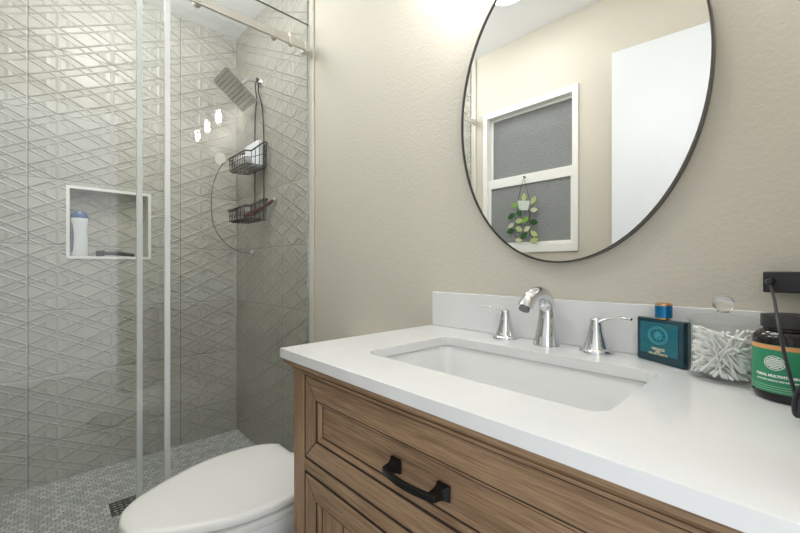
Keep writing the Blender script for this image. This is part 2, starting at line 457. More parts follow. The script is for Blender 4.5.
for x0, x1, hx in ((dx0+.001, xm-.001, xm-.03), (xm+.001, dx1-.001, xm+.03)):
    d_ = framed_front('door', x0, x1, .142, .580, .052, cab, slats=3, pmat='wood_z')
    pull(d_, hx, .44, True)

# countertop with undermount opening
CX0, CX1, CY0 = -.803, .014, .386
SX0, SX1, SY0, SY1 = -.640, -.166, .499, .768
hole = rrect(SX0, SX1, SY0, SY1, .027, 7)
ct = plate(rrect(CX0, CX1, CY0, YB-.001, .003, 3), [hole], lambda u, v, t: (u, v, t), ZT, .8125)
tag(obj('countertop', ct, M['quartz'], None, .0018, 3, origin=(-.395, .64, .8125)), 'glossy white quartz countertop on the oak vanity with a rectangular sink opening', 'countertop')
bs = B(CX0+.005, CX1, YB-.014, YB-.001, ZT+.0003, .938)
tag(obj('backsplash', bs, M['quartz'], None, .0018, 3, origin=(-.395, YB, ZT)), 'low white quartz backsplash along the wall behind the faucet', 'backsplash')
sk = thing('sink', 'white rectangular undermount sink basin set below the counter opening', 'sink', (-.399, .636, .665))
s = new(); sl = []
for ins, z, r in ((-.022, .8120, .04), (-.022, .806, .04), (-.006, .806, .03), (-.006, .8120, .03), (-.004, .8115, .028), (-.001, .806, .030), (.006, .76, .034), (.014, .72, .04), (.026, .69, .05), (.05, .678, .05), (.09, .6755, .03)):
    sl.append([(x, y, z) for x, y in rrect(SX0+ins, SX1-ins, SY0+ins, SY1-ins, r, 7)])
loft(s, sl[2:], False, True)
obj('basin', s, M['porcelain'], sk, smooth=50).modifiers.new('thick', 'SOLIDIFY').thickness = .006
obj('drain', lathe(new(), [(.0225, .6758), (.0225, .6785), (.019, .680), (.015, .6788), (.004, .6795)], (-.399, .66, 0), 32), M['chrome'], sk)

# faucet
fa = thing('faucet', 'polished chrome widespread faucet with arched spout and two lever handles', 'faucet', (-.408, .853, ZT+.0002))
fx, fy = -.408, .853
path = [(fx, .853, ZT+.0003, .0295), (fx, .853, ZT+.004, .029), (fx, .8535, ZT+.02, .0258), (fx, .856, ZT+.045, .0222), (fx, .858, ZT+.072, .0195), (fx, .855, ZT+.094, .0182), (fx, .846, ZT+.108, .0176), (fx, .828, ZT+.1185, .0172), (fx, .804, ZT+.1205, .0168), (fx, .780, ZT+.1150, .0164), (fx, .761, ZT+.103, .016), (fx, .751, ZT+.092, .0158)]
cp = crom(path, 6)
obj('spout', tube(new(), [p[:3] for p in cp], [p[3] for p in cp], 28), M['chrome'], fa, smooth=60)
d = (Vector(cp[-1][:3])-Vector(cp[-3][:3])).normalized(); e0 = Vector(cp[-1][:3])
obj('aerator', tube(new(), [e0-d*.002, e0+d*.003], [.0118, .0115], 24), simple('grey_aerator', rgb(120, 120, 120), .4, .8), fa)
for hx, sgn in ((-.517, -1), (-.3005, 1)):
    hp = [(.0322, 0), (.0326, .003), (.0315, .006), (.0265, .0105), (.0250, .0108), (.0245, .012), (.0208, .022), (.0172, .034), (.0143, .046), (.0122, .058), (.0114, .067), (.0108, .070), (.009, .0725), (.003, .0735)]
    hb = obj('handle', lathe(new(), hp, (hx, .856, ZT+.0003), 36), M['chrome'], fa, smooth=50)
    lv = crom([(0, .0635, .0088), (.010, .0665, .0080), (.024, .0735, .0062), (.040, .0775, .0054), (.056, .0785, .0054), (.069, .0775, .0052)], 5)
    obj('lever', tube(new(), [(hx+sgn*p[0], .856-p[0]*.12, ZT+p[1]) for p in lv], [p[2] for p in lv], 14, .55, (0, 0, 1)), M['chrome'], hb, smooth=60)

# ------------------------------------------------------------------ mirror
MX, MZ, MA, MB_ = -.393, 1.4170, .284, .3925
mi = thing('mirror', 'large oval wall mirror with a thin dark frame above the faucet', 'mirror', (MX, YB, MZ-MB_))
def ell(k, y, n=128, da=0): return [(MX+(MA+da)*math.cos(2*PI*i/n), y, MZ+(MB_+da)*math.sin(2*PI*i/n)) for i in range(n)]
g = new(); loft(g, [ell(1, YB-.006, da=-.004), ell(1, YB-.020, da=-.004)])
obj('mirror_glass', g, M['mirror'], mi, smooth=30)
f_ = new(); L = [ell(1, YB-.001, da=0), ell(1, YB-.0245, da=0), ell(1, YB-.0245, da=-.0024), ell(1, YB-.001, da=-.0024)]
loft(f_, L+[L[0]], False, False)
obj('frame', f_, M['mirror_frame'], mi, smooth=30)

# ------------------------------------------------------------------ vanity light above the mirror
vl = thing('vanity_light', 'wall light with three clear glass shades, its lit bulbs reflected in the shower glass', 'light fixture', (-.43, YB, 2.06))
obj('back_plate', B(-.70, -.16, YB-.022, YB-.0005, 2.045, 2.115), M['nickel'], vl, .004)
M['bulb'] = emissive('lit_bulb', (1, .985, .96, 1), BULB_EMIT)
for x in (-.65, -.43, -.21):
    obj('arm', tube(new(), crom([(x, YB-.02, 2.08), (x, .84, 2.088), (x, .80, 2.09), (x, .79, 2.078)], 5), .008, 10), M['nickel'], vl)
    sh = obj('shade', lathe(new(), [(.024, 2.072), (.052, 2.066), (.062, 2.048), (.064, 2.02), (.064, 1.872), (.0655, 1.868)], (x, .79, 0), 40, False, False), M['shade_glass'], vl)
    obj('socket', lathe(new(), [(.024, 2.08), (.024, 2.03), (.016, 2.02), (.014, 1.985)], (x, .79, 0), 20), M['nickel'], vl)
    obj('bulb', lathe(new(), [(.010, 1.984), (.011, 1.974), (.0145, 1.952), (.0145, 1.928), (.010, 1.914), (.004, 1.910)], (x, .79, 0), 20), M['bulb'], vl)

# ceiling light
cl = thing('ceiling_light', 'round white flush ceiling light seen at the top of the mirror', 'light fixture', (-1.04, .035, ZC))
obj('rim', lathe(new(), [(.085, ZC-.0005), (.105, ZC-.0005), (.105, ZC-.012), (.098, ZC-.018), (.088, ZC-.018), (.085, ZC-.0005)], (-1.04, .035, 0), 40, False, False), M['trim_white'], cl)
M['lens'] = emissive('lit_diffuser', (.98, .99, 1, 1), CEIL_EMIT)
obj('diffuser', lathe(new(), [(.0875, ZC-.002), (.0875, ZC-.016), (.07, ZC-.022), (.03, ZC-.025)], (-1.04, .035, 0), 40), M['lens'], cl)

# ================================================================== TOILET
TXc = -1.07
to = thing('toilet', 'white toilet with its lid closed between the shower glass and the vanity', 'toilet', (TXc, .45, 0))
OUT = [(0, .126), (.045, .135), (.076, .157), (.105, .195), (.134, .25), (.160, .313), (.174, .37), (.1785, .42), (.176, .47), (.165, .515), (.146, .552), (.122, .574)]
def tloop(sc_, z, dy=0.0, grow=0.0):
    """closed outline of the seat, scaled about its centre"""
    pts = crom(OUT, 3)
    left = [(TXc-p[0], p[1]) for p in pts]; right = [(TXc+p[0], p[1]) for p in reversed(pts)]
    lp = right + left[1:]
    out = []
    for x, y in lp:
        out.append((TXc+(x-TXc)*sc_*(1+grow/.18), .37+(y-.37)*sc_*(1+grow/.22)+dy, z))
    return out
obj('lid', loft(new(), [tloop(.9, .4075), tloop(.975, .4080), tloop(1.0, .4115), tloop(1.003, .418), tloop(.995, .425), tloop(.975, .4290), tloop(.90, .4305), tloop(.6, .4325), tloop(.2, .433)]), M['plastic_white'], to, smooth=45)
obj('seat', loft(new(), [tloop(.97, .384), tloop(1.0, .387), tloop(1.006, .394), tloop(1.0, .400), tloop(.97, .4035), tloop(.9, .4045)]), M['plastic_white'], to, smooth=45)
for s in (-1, 1): obj('hinge', B(TXc+s*.075-.018, TXc+s*.075+.018, .578, .605, .384, .402), M['plastic_white'], to, .006)
bl = []
for sw, dy, y_s, z in ((.62, .06, 1, 0), (.62, .06, 1, .02), (.60, .07, 1, .10), (.62, .07, 1, .20), (.75, .045, 1, .28), (.92, .012, 1, .335), (.985, 0, 1, .355), (.995, 0, 1, .379), (.97, 0, 1, .3835)):
    bl.append(tloop(sw, z, dy))
bo = loft(new(), bl)
box(bo, TXc-.12, TXc+.12, .52, .70, .24, .383); box(bo, TXc-.10, TXc+.10, .50, .74, 0, .25)
obj('bowl', bo, M['porcelain'], to, .012, 3, smooth=45)
tk = []
for z, g_ in ((.384, -.012), (.40, 0), (.70, .008)): tk.append([(x, y, z) for x, y in rrect(TXc-.185-g_, TXc+.185+g_, .70-g_*.5, .890, .035, 5)])
obj('tank', loft(new(), tk), M['porcelain'], to)
obj('tank_lid', loft(new(), [[(x, y, z) for x, y in rrect(TXc-.2+i, TXc+.2-i, .688+i, .895-i, .035, 5)] for z, i in ((.7005, 0), (.718, 0), (.724, .006))]), M['porcelain'], to)
obj('flush_lever', tube(new(), [(TXc-.14, .696, .665), (TXc-.14, .684, .665), (TXc-.08, .680, .660)], .006, 10), M['chrome'], to)

# ================================================================== SHOWER
sd = thing('shower_door', 'frameless sliding glass shower door hanging from the nickel rail', 'shower door', (GX+.012, -.02, 0))
obj('glass', B(GX+.008, GX+.016, TF+.004, .318, .012, 2.10), M['glass'], sd)
obj('seal_strip', B(GX+.006, GX+.018, .310, .328, .012, 2.10), M['seal'], sd, .002)
for y in (-.25, .18):
    obj('roller', lathe(new(), [(.024, GX+.034), (.024, GX+.044)], (0, y, 2.048), 28, axis='x'), M['nickel'], sd)
    obj('hanger', lathe(new(), [(.012, GX+.002), (.012, GX+.034)], (0, y, 2.048), 20, axis='x'), M['nickel'], sd)
obj('pull_knob', lathe(new(), [(.008, GX+.016), (.008, GX+.03), (.016, GX+.032), (.016, GX+.045)], (0, -.30, 1.0), 24, axis='x'), M['nickel'], sd)
fp = thing('shower_screen', 'fixed frameless glass panel joined to the painted wall beside the shower', 'glass panel', (GX-.012, .56, 0))
obj('glass', B(GX-.016, GX-.008, .243, YB-.0165, .004, 2.13), M['glass'], fp)
obj('seal_strip', B(GX-.018, GX-.006, .232, .250, .004, 2.13), M['seal'], fp, .002)
obj('wall_channel', B(GX-.02, GX-.004, YB-.017, YB-.0125, .004, 2.13), M['chrome'], fp)
obj('polished_edge', B(GX-.016, GX-.008, .243, YB-.0165, 2.1302, 2.1325), simple('green_glass_edge', rgb(92, 104, 98), .2), fp)
ra = thing('shower_rail', 'horizontal brushed nickel bar carrying the sliding shower door near the ceiling', 'rail', (GX+.03, .25, 2.02))
obj('bar', B(GX+.020, GX+.031, TF+.003, .862, 1.984, 2.016), M['nickel'], ra, .0015)
obj('end_clamp', B(GX-.0078, GX+.037, .848, .870, 1.978, 2.022), M['nickel'], ra, .002)
obj('wall_bracket', B(GX+.014, GX+.037, TF+.0005, TF+.02, 1.980, 2.020), M['nickel'], ra, .002)
for y in (.72, .42): obj('standoff', lathe(new(), [(.013, GX-.0078), (.013, GX+.002), (.009, GX+.003), (.009, GX+.0312), (.011, GX+.0315), (.011, GX+.034)], (0, y, 2.0), 24, axis='x'), M['nickel'], ra)
obj('door_stop', B(GX+.014, GX+.036, .775, .797, 1.979, 2.034), M['nickel'], ra, .003)

# shower head
HX = -2.075
hd = thing('rain_shower', 'square chrome rain shower head tilted on a short wall arm', 'shower head', (HX, TB, 2.04))
obj('flange', lathe(new(), [(.028, TB-.0005), (.028, TB-.005), (.02, TB-.012), (.012, TB-.016)], (HX, 0, 2.045), 28, axis='y'), M['chrome'], hd)
obj('arm', tube(new(), crom([(HX, TB-.01, 2.045), (HX, .845, 2.047), (HX, .815, 2.040), (HX, .79, 2.015), (HX, .77, 1.985)], 6), .0105, 14), M['chrome'], hd)
ex = Vector((1, 0, 0)); ey = Vector((0, .16, -.125)).normalized(); en = ex.cross(ey); cen = Vector((HX-.005, .745, 1.958))
if en.z < 0: en = -en
def hp_(a, b, t): return cen + ex*a + ey*b + en*t
loops = [[hp_(x, y, t) for x, y in rrect(-.1+i, .1-i, -.1015+i, .1015-i, .012, 5)] for t, i in ((0, .002), (.002, 0), (.007, 0), (.010, .01), (.014, .05))]
obj('spray_plate', loft(new(), loops), simple('grey_chrome', rgb(186, 185, 181), .22, 1.0), hd)
obj('ball_joint', lathe(new(), [(.004, 1.966), (.015, 1.972), (.017, 1.984), (.012, 1.998)], (HX, .766, 0), 20), M['chrome'], hd)
nz = new()
for i in range(9):
    for j in range(9):
        a, b = -.083+.166*i/8, -.083+.166*j/8
        loft(nz, [[hp_(a+0.0036*math.cos(k*PI/3), b+0.0036*math.sin(k*PI/3), t) for k in range(6)] for t in (.001, -.002)])
obj('nozzles', nz, simple('grey_silicone', rgb(96, 94, 90), .6), hd)['kind'] = 'stuff'

# caddy
CB, CF, CL, CR = .872, .748, -2.205, -1.935
cy_ = thing('shower_caddy', 'dark two basket wire caddy hanging from the shower arm', 'shower caddy', (-2.067, .87, 1.25))
fr = new()
for s in (-1, 1):
    tube(fr, crom([(HX+s*.006, .862, 2.062), (HX+s*.016, .863, 2.05), (HX+s*.020, .864, 2.02), (HX+s*.016, .866, 1.985), (-2.067+s*.022, .868, 1.95), (-2.067+s*.05, .872, 1.86), (-2.067+s*.06, .874, 1.7), (-2.067+s*.06, .874, 1.45), (-2.067+s*.06, .874, 1.27)], 5), .0036, 8)
tube(fr, [(HX-.006, .862, 2.062), (HX+.006, .862, 2.062)], .0036, 8)
obj('hanger_frame', fr, M['dark_wire'], cy_)
def basket(z0, zf, zb):
    bk = new(); r1, r2 = .0042, .0018
    def ring(z_f, z_b, ins=0):
        P = []
        for x, y in rrect(CL+ins, CR-ins, CF+ins, CB-ins, .028, 4):
            t = (y-CF)/(CB-CF); t = max(0, min(1, (t-.25)/.4)); t = t*t*(3-2*t)
            P.append((x, y, z_f+(z_b-z_f)*t))
        return P
    top = ring(zf, zb); bot = ring(z0, z0, .006); mid = [tuple((a+b)/2 for a, b in zip(p, q)) for p, q in zip(top, bot)]
    tube(bk, top, r1, 7, closed=True, up=(0, 0, 1)); tube(bk, bot, r2*1.3, 6, closed=True, up=(0, 0, 1)); tube(bk, mid, r2, 6, closed=True, up=(0, 0, 1))
    n = 9
    for i in range(n+1):
        x = CL+.03+(CR-CL-.06)*i/n
        tube(bk, [(x, CF+.003, zf-.002), (x, CF+.006, z0+.003), (x, CF+.012, z0), (x, CB-.012, z0), (x, CB-.006, z0+.003), (x, CB-.002, zb-.002)], r2, 5)
    for i in range(4):
        y = CF+.03+(CB-CF-.06)*i/3; k = max(0, min(1, ((y-CF)/(CB-CF)-.25)/.4)); zt = zf+(zb-zf)*k*k*(3-2*k)
        for x, s in ((CL, 1), (CR, -1)): tube(bk, [(x+s*.001, y, zt), (x+s*.006, y, z0)], r2, 5)
    for i in range(3):
        y = CF+.03+.03*i; tube(bk, [(CL+.006, y, z0-.003), (CR-.006, y, z0-.003)], r2, 5)
    obj('basket', bk, M['dark_wire'], cy_)
basket(1.548, 1.612, 1.672); basket(1.268, 1.328, 1.375)

# things in the caddy
sb = new()
lathe(sb, [(.012, 0), (.03, .003), (.0335, .012), (.0335, .085), (.031, .10), (.02, .112), (.014, .114)], (0, 0, 0), 28)
bt = thing('conditioner_bottle', 'white round bottle lying in the upper caddy basket', 'bottle', (-2.15, .790, 1.5875), (0, R(90), 0))
obj('body', sb, simple('satin_white_plastic', rgb(226, 227, 226), .3), bt, local=True)
obj('cap', lathe(new(), [(.016, .1142), (.0175, .117), (.0175, .136), (.015, .139)], (0, 0, 0), 24), simple('grey_cap', rgb(176, 180, 182), .3), bt, local=True)
tp = new()
loft(tp, [[(x, y, z) for x, y in rrect(-.085+i, .085-i, -.019+i, .019-i, .014, 4)] for z, i in ((0, .006), (.006, 0), (.135, 0), (.143, .007))])
sp_ = tag(obj('bath_sponge', tp, simple('white_sponge', rgb(228, 230, 234), .7), None, .002), 'white bath sponge standing upright at the back of the upper caddy basket', 'sponge')
sp_.location = (-2.07, .845, 1.5512)
br = thing('shower_brush', 'dark maroon handled brush leaning in the lower caddy basket', 'brush', (-2.0, .82, 1.277))
bp = crom([(-2.055, .790, 1.290, .013), (-2.03, .805, 1.298, .019), (-1.99, .827, 1.314, .017), (-1.955, .8455, 1.330, .011), (-1.935, .857, 1.3415, .0105), (-1.905, .868, 1.356, .010), (-1.885, .873, 1.366, .008)], 4)
obj('handle', tube(new(), [p[:3] for p in bp], [p[3] for p in bp], 14, .75, (0, 0, 1)), simple('maroon_plastic', rgb(92, 40, 40), .3), br)
obj('tip', tube(new(), [(-1.8848, .8731, 1.3661), (-1.873, .8755, 1.372), (-1.868, .876, 1.374)], [.006, .005, .003], 10), M['plastic_white'], br)
obj('badge', lathe(new(), [(.010, .809), (.010, .8075), (.005, .807)], (-2.0, 0, 1.309), 20, axis='y'), M['plastic_white'], br)
hs = thing('hand_shower', 'white hand shower hooked on the upper caddy basket with a thin hose', 'hand shower', (-2.215, .745, 1.6))
hq = Vector((-2.245, .728, 1.625)); hn = Vector((.5, -.8, -.25)).normalized(); hu = hn.orthogonal().normalized(); hv = hn.cross(hu)
loops = [[hq + hu*(r*math.cos(2*PI*k/28)) + hv*(r*math.sin(2*PI*k/28)) + hn*t for k in range(28)] for r, t in ((.012, -.03), (.026, -.02), (.034, -.006), (.036, .002), (.034, .006), (.01, .007))]
obj('head', loft(new(), loops), simple('pearl_plastic', rgb(222, 220, 208), .2), hs, smooth=50)
obj('hose', tube(new(), crom([(-2.23, .735, 1.60), (-2.25, .715, 1.55), (-2.27, .692, 1.46), (-2.28, .69, 1.36), (-2.28, .70, 1.26), (-2.26, .735, 1.18), (-2.22, .79, 1.12), (-2.19, .85, 1.10), (-2.18, TB-.004, 1.10)], 8), .0032, 8), simple('grey_hose', rgb(120, 118, 112), .35, .4), hs)
obj('wall_elbow', lathe(new(), [(.022, TB-.0005), (.022, TB-.006), (.012, TB-.012), (.010, TB-.02)], (-2.18, 0, 1.10), 24, axis='y'), M['chrome'], hs)

# drain in the shower floor
dn = thing('floor_drain', 'square metal drain grate set in the mosaic shower floor', 'drain', (-1.975, .26, 0))
obj('frame', plate(rect(-2.032, -1.918, .203, .317), [rect(-2.026, -1.924, .209, .311)], lambda u, v, t: (u, v, t), .0005, .004), simple('drain_steel', rgb(128, 124, 116), .35, .8), dn, .0008)
holes = []
for i in range(5):
    for j in range(5):
        x0 = -2.021+.0198*i; y0 = .214+.0198*j; holes.append(rect(x0, x0+.013, y0, y0+.013))
obj('grate', plate(rect(-2.0255, -1.9245, .2095, .3105), holes, lambda u, v, t: (u, v, t), .0005, .0034), simple('drain_grate_steel', rgb(92, 90, 86), .4, .7), dn)

# niche contents
sh = thing('shampoo_bottle', 'white shampoo bottle with a blue cap standing in the tiled niche', 'bottle', (XL-.044, .132, NZ0+.0062))
def eloop(a, b, z): return [(b*math.cos(2*PI*k/40), a*math.sin(2*PI*k/40), z) for k in range(40)]
bl = [eloop(a, b, z) for z, a, b in ((0, .031, .019), (.005, .034, .022), (.04, .0345, .0225), (.12, .0315, .0215), (.170, .034, .022), (.184, .034, .022), (.190, .032, .020))]
obj('body', loft(new(), bl), simple('shampoo_white', rgb(228, 230, 232), .3), sh, local=True, smooth=50)
obj('cap', loft(new(), [eloop(a, b, z) for z, a, b in ((.1903, .0335, .0215), (.197, .034, .022), (.212, .031, .019), (.222, .022, .013), (.2245, .008, .005))]), simple('blue_cap', rgb(74, 106, 150), .25), sh, local=True, smooth=40)
rows = []
for z, y0_, y1_ in ((.020, -.031, -.026), (.05, -.031, -.023), (.09, -.0305, -.021), (.13, -.0298, -.023), (.165, -.0305, -.028)):
    k_ = max(0, min(1, (z-.04)/.08)) if z < .12 else max(0, min(1, (.17-z)/.05))
    a_, b_ = .0345-.003*k_, .0225-.001*k_
    rows.append([((b_*math.sqrt(max(0, 1-(y/a_)**2)))+.0009, y, z) for y in [y0_+(y1_-y0_)*q/5 for q in range(6)]])
obj('label', loft(new(), rows, False, False, closed=False), simple('slate_print', rgb(128, 136, 150), .35), sh, local=True)
rz = thing('razor', 'black razor lying on the floor of the tiled niche', 'razor', (XL-.035, .258, NZ0+.0064), (0, 0, R(3)))
obj('handle', tube(new(), crom([(0, -.03, .016), (0, .02, .017), (.002, .065, .0135), (.004, .10, .009)], 5), [.012]*5+[.0135]*5+[.012]*5+[.008], 12, .75, (0, 0, 1)), simple('black_rubber', rgb(34, 34, 36), .4), rz, local=True)
obj('head', B(-.02, .022, -.062, -.031, .0005, .028), simple('black_razor_head', rgb(26, 26, 28), .35), rz, .004, local=True)

# ================================================================== ON THE COUNTER
# cologne
a = Vector((-.2265, .8645)); b = Vector((-.1425, .8165)); ang = math.atan2(b.y-a.y, b.x-a.x); wd = (b-a).length
co = thing('cologne_bottle', 'teal glass cologne bottle with a blue cap beside the right faucet handle', 'cologne bottle', (a.x, a.y, ZT+.0004), (0, 0, ang))
def m_teal():
    n = N('teal_glass'); n.col(rgb(24, 158, 180)); n.set(Roughness=.03, Transmission_Weight=.62, IOR=1.45); n.b.inputs['Specular IOR Level'].default_value = .6; return n.m
M['teal'] = m_teal()
M['teal_dark'] = simple('dark_teal_glass', rgb(14, 66, 80), .05, 0, Transmission_Weight=.3)
obj('body', B(0, wd, 0, .019, 0, .083), M['teal_dark'], co, .0025, local=True)
obj('inner_flask', B(.009, wd-.009, -.0012, .0, .016, .076), M['teal'], co, .0015, local=True)
rel = new()
cxm, czm = wd*.5, .052
tube(rel, [(cxm+.0205*math.cos(2*PI*k/40), -.0018, czm+.0165*math.sin(2*PI*k/40)) for k in range(40)], .0009, 6, closed=True, up=(0, 1, 0))
tube(rel, [(cxm+.0165*math.cos(2*PI*k/40), -.0018, czm+.013*math.sin(2*PI*k/40)) for k in range(40)], .0007, 6, closed=True, up=(0, 1, 0))
for k in range(24):                       # key-like teeth between the rings
    t = 2*PI*k/24; p = Vector((cxm+.0185*math.cos(t), -.0018, czm+.0148*math.sin(t))); box(rel, p.x-.0008, p.x+.0008, -.0027, -.0013, p.z-.0008, p.z+.0008)
for k in range(9):                        # wavy strands round an oval centre
    t = 2*PI*k/9
    tube(rel, crom([(cxm+q*math.cos(t+.5*math.sin(q*700)), -.0018, czm+q*.8*math.sin(t+.5*math.sin(q*700))) for q in (.005, .0075, .010, .0125)], 4), .0008, 5)
lathe(rel, [(.0048, -.0012), (.0042, -.003), (.002, -.0038)], (cxm, 0, czm), 20, axis='y')
obj('emblem', rel, simple('embossed_teal', rgb(70, 160, 172), .12), co, local=True)
M['gold_ink'] = simple('pale_gold_ink', rgb(226, 216, 180), .35)
def flat_text(s, size, x, z, parent, mat, y=-.0016, bold=0.0002):
    bm = text_mesh(s, size, bold)
    for v in bm.verts: v.co = Vector((x+v.co.x, y, z+v.co.y))
    return obj('lettering', bm, mat, parent, local=True)
flat_text('VERSACE', .0068, cxm, .0262, co, M['gold_ink'])
flat_text('EROS', .0040, cxm, .0215, co, M['gold_ink'])
flat_text('EAU DE TOILETTE', .0048, cxm, .0172, co, M['gold_ink'])
obj('collar', lathe(new(), [(.0115, .0832), (.0115, .086)], (wd*.52, .0095, 0), 28), simple('gold_metal', rgb(210, 170, 90), .2, 1.0), co, local=True)
obj('cap', lathe(new(), [(.0135, .0862), (.014, .087), (.014, .1085)], (wd*.52, .0095, 0), 32), simple('blue_lacquer', rgb(24, 116, 172), .12, .5), co, local=True, smooth=30)
obj('cap_ring', lathe(new(), [(.014, .1087), (.0142, .1092), (.0138, .1122), (.011, .113), (.009, .1118)], (wd*.52, .0095, 0), 32), simple('rose_gold', rgb(226, 178, 128), .2, 1.0), co, local=True)

# jar of cotton swabs
JX, JY, JR = -.087, .797, .0455
jr = thing('glass_jar', 'clear round lidded glass jar of cotton swabs beside the cologne', 'jar', (JX, JY, ZT+.0004))
jb = [(.041, 0), (.0443, .002), (JR, .006), (JR, .092), (.044, .092), (.044, .008), (.042, .005), (.0, .005)]
jb[-1] = (.001, .005)
obj('body', lathe(new(), jb, (0, 0, 0), 56), M['jar_glass'], jr, local=True)
ld = obj('lid', lathe(new(), [(.043, .0885), (.043, .0925), (.0465, .0927), (.047, .095), (.046, .0985), (.039, .101), (.014, .1035), (.0095, .106), (.0095, .109)], (0, 0, 0), 56, False, False), M['jar_glass'], jr, local=True)
kn = [(.0085, .108)] + [(max(.001, .0145*math.sin(PI*k/12)), .1225-.0138*math.cos(PI*k/12)) for k in range(2, 13)]
obj('knob', lathe(new(), kn, (0, 0, 0), 32), M['solid_glass'], ld, local=True, smooth=60)
sw = new(); hl_ = .0345
lathe(sw, [(.0008, -hl_), (.0020, -hl_+.001), (.0025, -hl_+.004), (.0023, -hl_+.009), (.0013, -hl_+.012), (.0013, hl_-.012), (.0023, hl_-.009), (.0025, hl_-.004), (.0020, hl_-.001), (.0008, hl_)], (0, 0, 0), 8, axis='x')
M['cotton'] = simple('white_cotton', rgb(242, 242, 240), .85)
sw0 = obj('cotton_swab', sw, M['cotton'], None, smooth=60)
SWL = 'white cotton swab in the tangle inside the glass jar'
tag(sw0, SWL, 'cotton swab', 'cotton swabs in the glass jar')
k = 0; rs = random.Random(3)
NS = 190
while k < NS:
    # seat each swab as a chord, layered from the bottom up
    lay = k/NS; th = rs.gauss(0.1, .45); tilt = rs.gauss(0, .5); off = rs.uniform(-.034, .034)
    if k >= NS*.6:                    # the ones pressed against the near side of the glass
        th = rs.gauss(0.12, .32); tilt = rs.choice((-1, -1, 1))*rs.uniform(.1, 1.0); off = rs.uniform(-.032, -.010); lay = rs.uniform(.1, 1)
    dirv = Vector((math.cos(th)*math.cos(tilt), math.sin(th)*math.cos(tilt), math.sin(tilt)))
    nrm = Vector((-math.sin(th), math.cos(th), 0)); cc = nrm*off + Vector((math.cos(th), math.sin(th), 0))*rs.uniform(-.026, .026)
    zc = .012 + lay*.066 + rs.uniform(-.006, .008)
    e1, e2 = cc+dirv*hl_, cc-dirv*hl_
    if max(Vector(e1.xy).length, Vector(e2.xy).length) > .0412: continue
    lo_, hi_ = zc-abs(dirv.z)*hl_, zc+abs(dirv.z)*hl_
    if lo_ < .0085: zc += .0085-lo_; hi_ = zc+abs(dirv.z)*hl_
    if hi_ > .0845: continue
    o = sw0 if k == 0 else sw0.copy()
    if k: C.objects.link(o)
    o.location = (JX+cc.x, JY+cc.y, ZT+.0004+zc); o.rotation_euler = (0, -math.asin(dirv.z), math.atan2(dirv.y, dirv.x)); k += 1

# supplement bottle
BX, BY = -.0117, .743
sbt = thing('supplement_bottle', 'dark supplement bottle with a green label and black cap in front of the cord', 'bottle', (BX, BY, ZT+.0004), (0, 0, 0))
BR = .0375
obj('body', lathe(new(), [(.030, 0), (.0345, .0012), (.0372, .005), (BR, .010), (BR, .080), (.0365, .086), (.032, .0915), (.027, .0945), (.0255, .099)], (0, 0, 0), 56), simple('dark_amber_plastic', rgb(26, 22, 20), .12), sbt, local=True)
obj('cap', lathe(new(), [(.0282, .0975), (.0292, .0985), (.0292, .1135), (.0284, .115)], (0, 0, 0), 48), simple('black_cap_plastic', rgb(40, 40, 42), .35), sbt, local=True, smooth=30)
fa0 = math.atan2(-BY, -BX)                 # towards the viewer side of the jar
FA = fa0 + R(-22)
def arc_band(z0, z1, r, half=150, n=60):
    bm = new(); rows = [[(r*math.cos(FA+R(-half+2*half*k/n)), r*math.sin(FA+R(-half+2*half*k/n)), z) for k in range(n+1)] for z in (z0, z1)]
    return loft(bm, rows, False, False, closed=False)
obj('label', arc_band(.0125, .0765, BR+.0004), simple('green_label', rgb(42, 140, 100), .38), sbt, local=True)
obj('label_band', arc_band(.0700, .0758, BR+.0007), simple('copper_band', rgb(222, 160, 104), .35), sbt, local=True)
for z in (.0215, .0185, .0155): obj('label_line', arc_band(z-.0003, z+.0003, BR+.0007), simple('pale_green_ink', rgb(170, 214, 190), .5), sbt, local=True)
M['white_ink'] = simple('white_ink', rgb(236, 240, 236), .5)
def wrap(bm, z, r):
    for v in bm.verts:
        t = FA + v.co.x/BR; v.co = Vector((r*math.cos(t), r*math.sin(t), z+v.co.y))
    return bm
def wrap_text(s, size, z, bold=0.0002, mat='white_ink', x=0):
    bm = text_mesh(s, size, bold)
    for v in bm.verts: v.co.x += x
    bmesh.ops.subdivide_edges(bm, edges=[e for e in bm.edges if e.calc_length() > .003], cuts=2)
    return obj('lettering', wrap(bm, z, BR+.0009), M[mat], sbt, local=True)
wrap_text('PRIMAL MULTIVITAMIN', .0045, .0352, .0003, x=.001)
wrap_text('ADVANCED IMMUNE AND WELLNESS', .0026, .0290, .00015, x=.001)
em = new()
for k in range(7):                        # round badge of fine stripes
    zz = -.0066+.0022*k; hw = math.sqrt(max(0, .0095**2-(zz*1.25)**2))
    vs = [em.verts.new((x, y, 0)) for x, y in ((-hw, zz-.0007), (hw, zz-.0007), (hw, zz+.0007), (-hw, zz+.0007))]; em.faces.new(vs)
n_ = 40
for k in range(n_):
    t0, t1 = 2*PI*k/n_, 2*PI*(k+1)/n_
    em.faces.new([em.verts.new((r*math.cos(t)*1.15, r*math.sin(t), 0)) for r, t in ((.0088, t0), (.0088, t1), (.0096, t1), (.0096, t0))])
bmesh.ops.subdivide_edges(em, edges=[e for e in em.edges if e.calc_length() > .004], cuts=3)
obj('emblem', wrap(em, .0525, BR+.0009), M['white_ink'], sbt, local=True)

